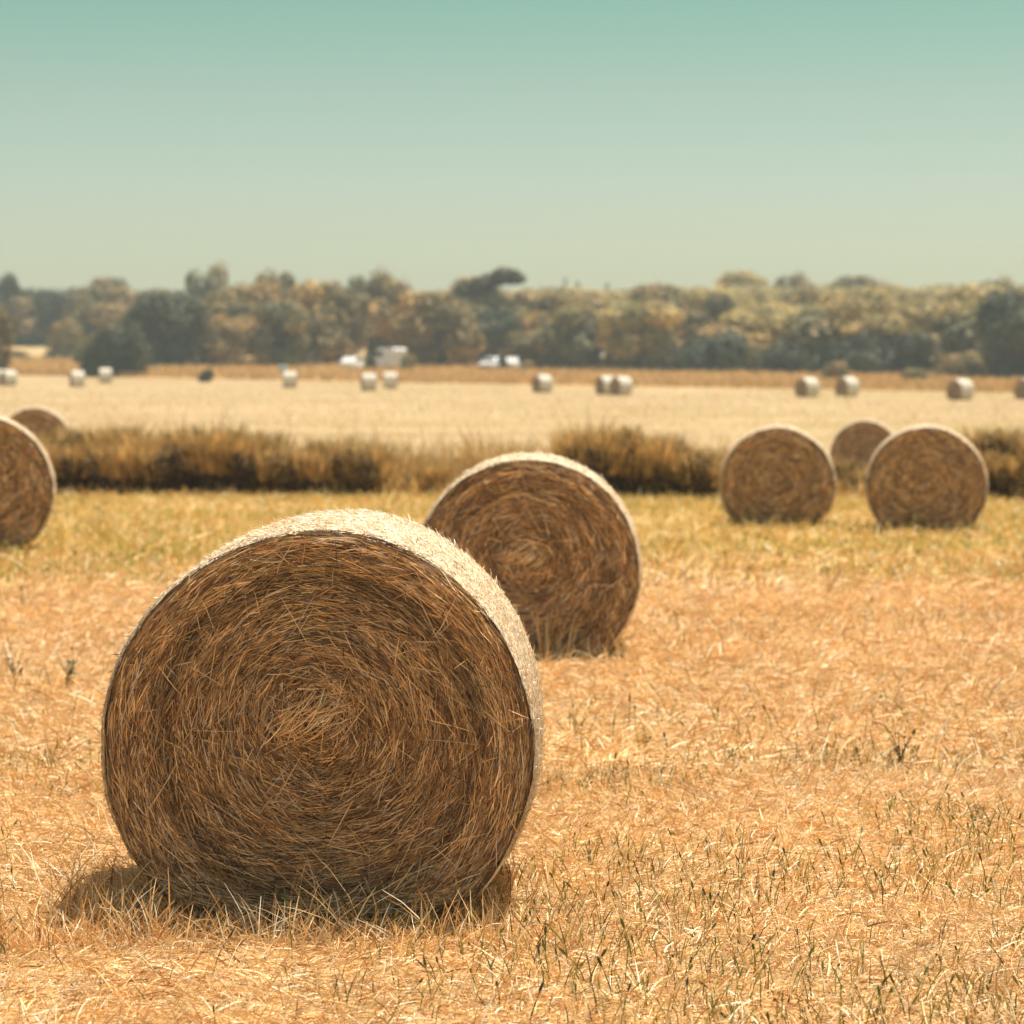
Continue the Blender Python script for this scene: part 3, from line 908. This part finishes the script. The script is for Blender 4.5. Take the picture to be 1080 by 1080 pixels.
# the flat-topped leaning pine over the middle of the wood: a gap of sky under its crown
pd = 318.0; px0 = gx(522, pd)
root = empty('umbrella_pine', (px0, pd, float(zt(px0, pd))))
tag(root, 'tall flat-topped pine leaning over the middle of the wood, sky under its crown', 'tree', 'trees of the wood beyond the far field')
u = pd / F
zz = lambda row: CAMH + (HZ - row) * u - root.location.z
lob = [(gx(c, pd) - px0, dyy, zz(r), w * 1.45 * u) for c, r, w, dyy in [(497, 303, 9, .2), (506, 300, 9, -.6), (516, 296, 9, .5), (525, 294, 10, 0), (533, 291, 10, -.4), (540, 292, 9, .4), (546, 294, 7, 0), (528, 292, 9, .8), (505, 302, 9, 1.0), (490, 306, 9, -.2), (500, 308, 9, .3), (512, 300, 9, .6)]]
tk = MB()
pts = np.array([[0, 0, -.2], [.1, 0, zz(350)], [-.4, .1, zz(325)], [-1.2, 0, zz(310)], [-1.6, 0, zz(303)]])
tk.tube(pts, [.32, .28, .24, .2, .12], np.array([.11, .08, .055]), 8)
tk.tube(np.array([pts[3], pts[3] + [1.0, 0, .5], [gx(522, pd) - px0, 0, zz(300)], [gx(538, pd) - px0, 0, zz(294)]]), [.14, .11, .09, .04], np.array([.11, .08, .055]), 6)
tk.build('trunk', M_BARK, root)
crown_mb(881, lob, 2600, .22, np.array([[.075, .055, .022], [.10, .066, .026], [.06, .05, .022]]), .62).build('crown', M_LEAF, root)

# thin spires far up on the ridge
for i, (px, top, w, lab) in enumerate([(609, 296, 8, 'darkest of the thin cypresses on the ridge'), (596, 291, 5, 'thin cypress on the ridge, left of the darkest one'), (640, 297, 5, 'thin cypress on the ridge, farthest right of them')]):
    dd = 640.0; x = gx(px, dd); z = float(zt(x, dd)); u = dd / F
    root = empty('cypress', (x, dd, z)); tag(root, lab, 'tree', 'thin cypresses on the ridge')
    h = CAMH + (HZ - top) * u - z
    crown_mb(900 + i, [(0, 0, .12 * h + h * .8 * t, w * u * .5 * (1.05 - t * .6)) for t in np.linspace(0, 1, 9)], 1300, .28, DARK).build('crown', M_LEAF, root)
    trunk_mb(910 + i, h * .5, .2, []).build('trunk', M_BARK, root)

# the rest of the wood, one tree after another up the slope
LAB = {'L': 'rust and olive tree among its like in the left half of the wood', 'R': 'yellow-olive tree among its like on the right wooded slope', 'S': 'distant dull green tree on the skyline behind the wood'}
GRP = {'L': 'trees filling the left half of the wood', 'R': 'trees filling the right wooded slope', 'S': 'distant trees on the skyline'}
sky_px = [-200, 0, 20, 60, 110, 150, 200, 260, 330, 390, 430, 500, 560, 640, 700, 760, 800, 860, 900, 960, 1040, 1120, 1300]
sky_row = [300, 298, 300, 306, 296, 304, 298, 296, 300, 300, 306, 302, 306, 305, 303, 301, 300, 301, 299, 301, 301, 302, 302]
for row_i, d0 in enumerate((300, 318, 338, 360, 385, 412, 445)):
    step_px = 7.6 / d0 * F
    for px in np.arange(-170 + row_i * 17, 1250, step_px):
        p = px + rg.normal(0, step_px * .18); dd = d0 - .05 * (p - 300) * (1 if d0 < 400 else .4) + rg.normal(0, 4)
        if p < 112 and d0 < 420: continue
        if (350 < p < 452 or 508 < p < 553) and d0 < 330: continue
        frac = row_i / 6.0
        sky = float(np.interp(p, sky_px, sky_row))
        x = gx(p, dd); zb = float(zt(x, dd))
        top_h = rg.uniform(5.8, 9.2)
        top = HZ - F * (zb + top_h - CAMH) / dd
        top = max(top, sky + rg.uniform(-3, 9))
        if d0 > 400 : key = 'S' if p < 560 else 'R'
        else: key = 'L' if p < 560 else 'R'
        kinds = {'L': ['rust1', 'rust2', 'olive1', 'olive2', 'rust1', 'olive1'], 'R': ['yell1', 'olive1', 'olive2', 'yell1', 'yell1', 'rust2'], 'S': ['olive1', 'olive2', 'dark1']}[key]
        put_tree(kinds[rg.integers(0, len(kinds))], p, dd, top, rg.uniform(.75, 1.6) * step_px, LAB[key], GRP[key])
# far left skyline behind the tan slope
for px, top, w in [(-60, 302, 40), (-25, 300, 34), (4, 296, 30), (14, 290, 16), (34, 306, 34), (62, 307, 30), (88, 304, 34), (115, 294, 40), (-95, 300, 40)]:
    put_tree('dark1' if px < 80 else 'olive1', px, 420 + rg.normal(0, 8), top, w * 1.4, LAB['S'], GRP['S'])
for px, w in [(-70, 50), (-20, 44), (20, 50), (55, 46), (90, 50)]:
    put_tree('olive1', px, 412 + rg.normal(0, 5), 316 + rg.normal(0, 4), w, LAB['S'], GRP['S'])


# ------------------------------------------------------------------ white vehicles half hidden at the foot of the wood
def prism(profile, w0, w1, bev=.06):
    """closed side profile (x,z) extruded across y with rounded-in shoulders; the width changes with height"""
    pr = np.array(profile, float); zc = pr.mean(0)
    zmin, zmax = pr[:, 1].min(), pr[:, 1].max()
    wid = lambda z: w0 + (w1 - w0) * np.clip((z - zmin) / (zmax - zmin), 0, 1)
    secs = []
    for s, k in ((-1, .90), (-.97, .97), (-.90, 1), (.90, 1), (.97, .97), (1, .90)):
        q = zc + (pr - zc) * k if abs(k) < 1 else pr
        secs.append(np.stack([q[:, 0], s * wid(q[:, 1]) / 2, q[:, 1]], -1))
    return np.array(secs)


def add_prism(mb, profile, w0, w1):
    V = prism(profile, w0, w1); mb.grid(V, np.array([1., 1, 1]), closed=True)
    for e in (0, -1):
        c = V[e].mean(0); n = V.shape[1]
        vv = np.concatenate([V[e], c[None]])
        mb.add(vv, np.array([[i, (i + 1) % n, n, n] for i in range(n)]), np.array([1., 1, 1]))


def vehicle(name, label, cat, px, dd, yaw, van=False):
    x = gx(px, dd); root = empty(name, (x, dd, float(zt(x, dd))), R_(yaw)); tag(root, label, cat, 'white vehicles parked at the wood')
    if van:
        L, H = 5.2, 2.35
        body = [(-2.6, .4), (-2.6, 2.2), (-2.45, 2.35), (1.1, 2.35), (1.5, 2.2), (2.05, 1.35), (2.55, 1.15), (2.62, .8), (2.6, .4)]
        wins = [[(1.15, 1.4), (1.15, 2.05), (1.42, 2.05), (1.86, 1.4)], [(-.2, 1.4), (-.2, 2.05), (1.0, 2.05), (1.0, 1.4)]]
        wb = (-1.6, 1.65); W0, W1 = 1.95, 1.75
    else:
        body = [(-2.1, .35), (-2.15, .85), (-2.0, 1.0), (-1.75, 1.05), (-1.25, 1.45), (.25, 1.48), (.55, 1.4), (1.1, 1.0), (1.95, .86), (2.1, .7), (2.1, .35)]
        wins = [[(-1.3, 1.02), (-1.05, 1.38), (-.35, 1.40), (-.35, 1.02)], [(-.27, 1.02), (-.27, 1.40), (.28, 1.38), (.85, 1.02)]]
        wb = (-1.3, 1.3); W0, W1 = 1.8, 1.35
    mb = MB(); add_prism(mb, body, W0, W1); mb.build('body', M_WHITE, root)
    zmin, zmax = min(p[1] for p in body), max(p[1] for p in body)
    wd = lambda z: W0 + (W1 - W0) * (z - zmin) / (zmax - zmin)
    for s in (-1, 1):
        for wn in wins:
            m = MB(); q = np.array(wn); outer = np.stack([q[:, 0], s * (np.array([wd(z) for z in q[:, 1]]) / 2 + .012), q[:, 1]], -1)
            inner = outer - np.array([0, s * .03, 0])
            m.grid(np.stack([inner, outer]), np.array([1., 1, 1]), closed=True); m.add(outer, [[0, 1, 2, 3]], np.array([1., 1, 1]))
            m.build('side_window', M_GLASS, root)
    # windscreen
    a, b_ = (np.array([2.05, 1.38]), np.array([1.52, 2.17])) if van else (np.array([1.08, 1.02]), np.array([.57, 1.39]))
    m = MB(); hw = [wd(a[1]) / 2 * .86, wd(b_[1]) / 2 * .84]
    V = np.array([[[a[0] + .03, -hw[0], a[1] + .02], [a[0] + .03, hw[0], a[1] + .02]], [[b_[0] + .03, -hw[1], b_[1] + .01], [b_[0] + .03, hw[1], b_[1] + .01]]])
    m.grid(V, np.array([1., 1, 1])); m.grid(V - np.array([.03, 0, .02]), np.array([1., 1, 1])); m.build('windscreen', M_GLASS, root)
    for wx in wb:
        for s in (-1, 1):
            t = MB(); yy = s * (W0 / 2 - .10)
            t.tube(np.array([[wx, yy - .1, .33], [wx, yy - .09, .33], [wx, yy + .09, .33], [wx, yy + .1, .33]]), [.28, .33, .33, .28], np.array([1., 1, 1]), 18)
            w = t.build('wheel', M_TYRE, root)
            r = MB(); r.tube(np.array([[wx, yy + s * .085, .33], [wx, yy + s * .112, .33]]), [.2, .17], np.array([1., 1, 1]), 14); r.build('rim', M_RIM, w)
    fx_ = body[-2][0] if not van else 2.6
    for s in (-1, 1):
        h = MB(); h.tube(np.array([[fx_ - .1, s * .66, .72], [fx_ + .025, s * .66, .72]]), [.11, .09], np.array([1., 1, 1]), 12); h.build('headlight', M_LAMP, root)
    bmp = MB(); add_prism(bmp, [(fx_ - .2, .36), (fx_ - .2, .52), (fx_ + .04, .52), (fx_ + .06, .44), (fx_ + .02, .36)], W0 * .96, W0 * .96); bmp.build('bumper', M_TRIM, root)


vehicle('white_van', 'large white van parked at the foot of the wood, biggest of the white vehicles', 'van', 411, 283, 118, True)
vehicle('white_car', 'white car parked just left of the white van under the trees', 'car', 373, 282, 74)
vehicle('white_car', 'white car left of the pair of small ones, pointing at the flat-topped pine', 'car', 520, 281, 245)
vehicle('white_car', 'small white car rightmost of the parked white vehicles', 'car', 542, 280, 78)

# made-up polished dome on a post, shaped to throw a sun glint, and a pale blue drum
dd = 276.0; x = gx(637, dd); root = empty('glint_dome', (x, dd, float(zt(x, dd)))); tag(root, 'small made-up shiny dome on a post before the trees, giving a sun glint', 'glint dome')
sgz = CAMH + (HZ - 374) / F * dd - root.location.z
m = MB(); m.tube([[0, 0, -.2], [0, 0, sgz + .2]], [.04, .04], np.array([1., 1, 1]), 8); m.build('post', M_GALV, root)
m = MB(); t_ = np.linspace(.05, 1, 9); m.tube(np.stack([0 * t_, -.05 - .40 * np.cos(t_ * np.pi / 2), sgz + 0 * t_], -1), .46 * np.sin(t_ * np.pi / 2), np.array([1., 1, 1]), 28); m.build('dome', M_DOME, root, smooth=True)
dd = 262.0; x = gx(299, dd); root = empty('plastic_drum', (x, dd, float(zt(x, dd)))); tag(root, 'pale blue drum on the rough grass above the lone far bale', 'drum')
m = MB(); m.tube([[0, 0, 0], [0, 0, .05], [0, 0, .5], [0, 0, .55], [0, 0, .6], [0, 0, 1.05], [0, 0, 1.15]], [.36, .4, .4, .42, .4, .4, .34], np.array([1., 1, 1]), 20); m.build('barrel', M_BLUE, root)
m = MB(); m.tube([[0, 0, 1.15], [0, 0, 1.2]], [.3, .3], np.array([1., 1, 1]), 20); m.build('lid', M_TRIM, root)

# ------------------------------------------------------------------ air
hz = MB()
x0, x1, y0, y1, z0, z1 = -620, 620, -70, 1010, -1.6, 36
c8 = np.array([[x0, y0, z0], [x1, y0, z0], [x1, y1, z0], [x0, y1, z0], [x0, y0, z1], [x1, y0, z1], [x1, y1, z1], [x0, y1, z1]])
hz.add(c8, [[0, 3, 2, 1], [4, 5, 6, 7], [0, 1, 5, 4], [1, 2, 6, 5], [2, 3, 7, 6], [3, 0, 4, 7]], np.array([1., 1, 1]))
mh = bpy.data.materials.new('haze'); nt, N, L = nodes_of(mh); N.remove(N['Principled BSDF'])
pv = N.new('ShaderNodeVolumePrincipled'); pv.inputs['Color'].default_value = (.85, .95, .90, 1); pv.inputs['Density'].default_value = .00045; pv.inputs['Anisotropy'].default_value = .1
L.new(pv.outputs[0], N['Material Output'].inputs['Volume'])
tag(hz.build('haze', mh), 'pale summer haze in the air', kind='stuff')

# ------------------------------------------------------------------ light
SUN_EL, SUN_AZ = 70.5, 43.0              # behind and to the right
w = bpy.data.worlds.new('World'); sc.world = w; w.use_nodes = True
N, L = w.node_tree.nodes, w.node_tree.links
bg = N['Background']; bg.inputs['Strength'].default_value = .10
sky = N.new('ShaderNodeTexSky'); sky.sky_type = 'NISHITA'; sky.sun_disc = False
sky.sun_elevation = R_(SUN_EL); sky.sun_rotation = R_(SUN_AZ); sky.dust_density = 1.5; sky.air_density = 1.0; sky.ozone_density = 1.0
tc = N.new('ShaderNodeTexCoord'); sp = N.new('ShaderNodeSeparateXYZ'); L.new(tc.outputs['Generated'], sp.inputs[0])
cr = N.new('ShaderNodeValToRGB')
mr = N.new('ShaderNodeMapRange'); mr.inputs[1].default_value = 0; mr.inputs[2].default_value = 1.0; L.new(sp.outputs['Z'], mr.inputs[0]); L.new(mr.outputs[0], cr.inputs[0])
SKYT = [(0.0, (.68, .64, .48)), (.0455, (.66, .665, .51)), (.071, (.63, .635, .525)), (.107, (.52, .585, .425)), (.142, (.375, .545, .36)), (.20, (.41, .57, .39)), (.34, (.85, .80, .60)), (1.0, (.88, .80, .61))]
e = cr.color_ramp.elements
e[0].position, e[0].color = SKYT[0][0], (*SKYT[0][1], 1); e[1].position, e[1].color = SKYT[-1][0], (*SKYT[-1][1], 1)
for p, c in SKYT[1:-1]:
    q = e.new(p); q.color = (*c, 1)
mx = N.new('ShaderNodeMix'); mx.data_type = 'RGBA'; mx.blend_type = 'MULTIPLY'; mx.inputs[0].default_value = 1
L.new(sky.outputs[0], mx.inputs[6]); L.new(cr.outputs[0], mx.inputs[7]); L.new(mx.outputs[2], bg.inputs['Color'])

ld = bpy.data.lights.new('sun', 'SUN'); ld.energy = 4.2; ld.angle = R_(.53); ld.color = (1, .93, .82)
lo = bpy.data.objects.new('sun', ld); COL.objects.link(lo)
import mathutils
sd = mathutils.Vector((math.cos(R_(SUN_EL)) * math.sin(R_(SUN_AZ)), math.cos(R_(SUN_EL)) * math.cos(R_(SUN_AZ)), math.sin(R_(SUN_EL))))
lo.rotation_euler = sd.to_track_quat('Z', 'Y').to_euler(); lo.location = (20, 30, 40)

# ------------------------------------------------------------------ camera
cd = bpy.data.cameras.new('camera'); co = bpy.data.objects.new('camera', cd); COL.objects.link(co); sc.camera = co
cd.sensor_width = 36; cd.lens = 36 * F / 1080; cd.clip_start = .1; cd.clip_end = 3000
co.location = (0, 0, CAMH); co.rotation_euler = (R_(90) - math.atan((540 - HZ) / F), 0, 0)
cd.dof.use_dof = True; cd.dof.focus_distance = 8.42; cd.dof.aperture_fstop = cd.lens / 1000 / .025; cd.dof.aperture_blades = 0

sc.view_settings.view_transform = 'Standard'; sc.view_settings.look = 'None'; sc.view_settings.gamma = 1; sc.view_settings.exposure = 0.91
sc.render.engine = 'CYCLES'
cy = sc.cycles
cy.use_denoising = True; cy.max_bounces = 6; cy.diffuse_bounces = 4; cy.glossy_bounces = 2; cy.transmission_bounces = 4; cy.volume_bounces = 0; cy.transparent_max_bounces = 4
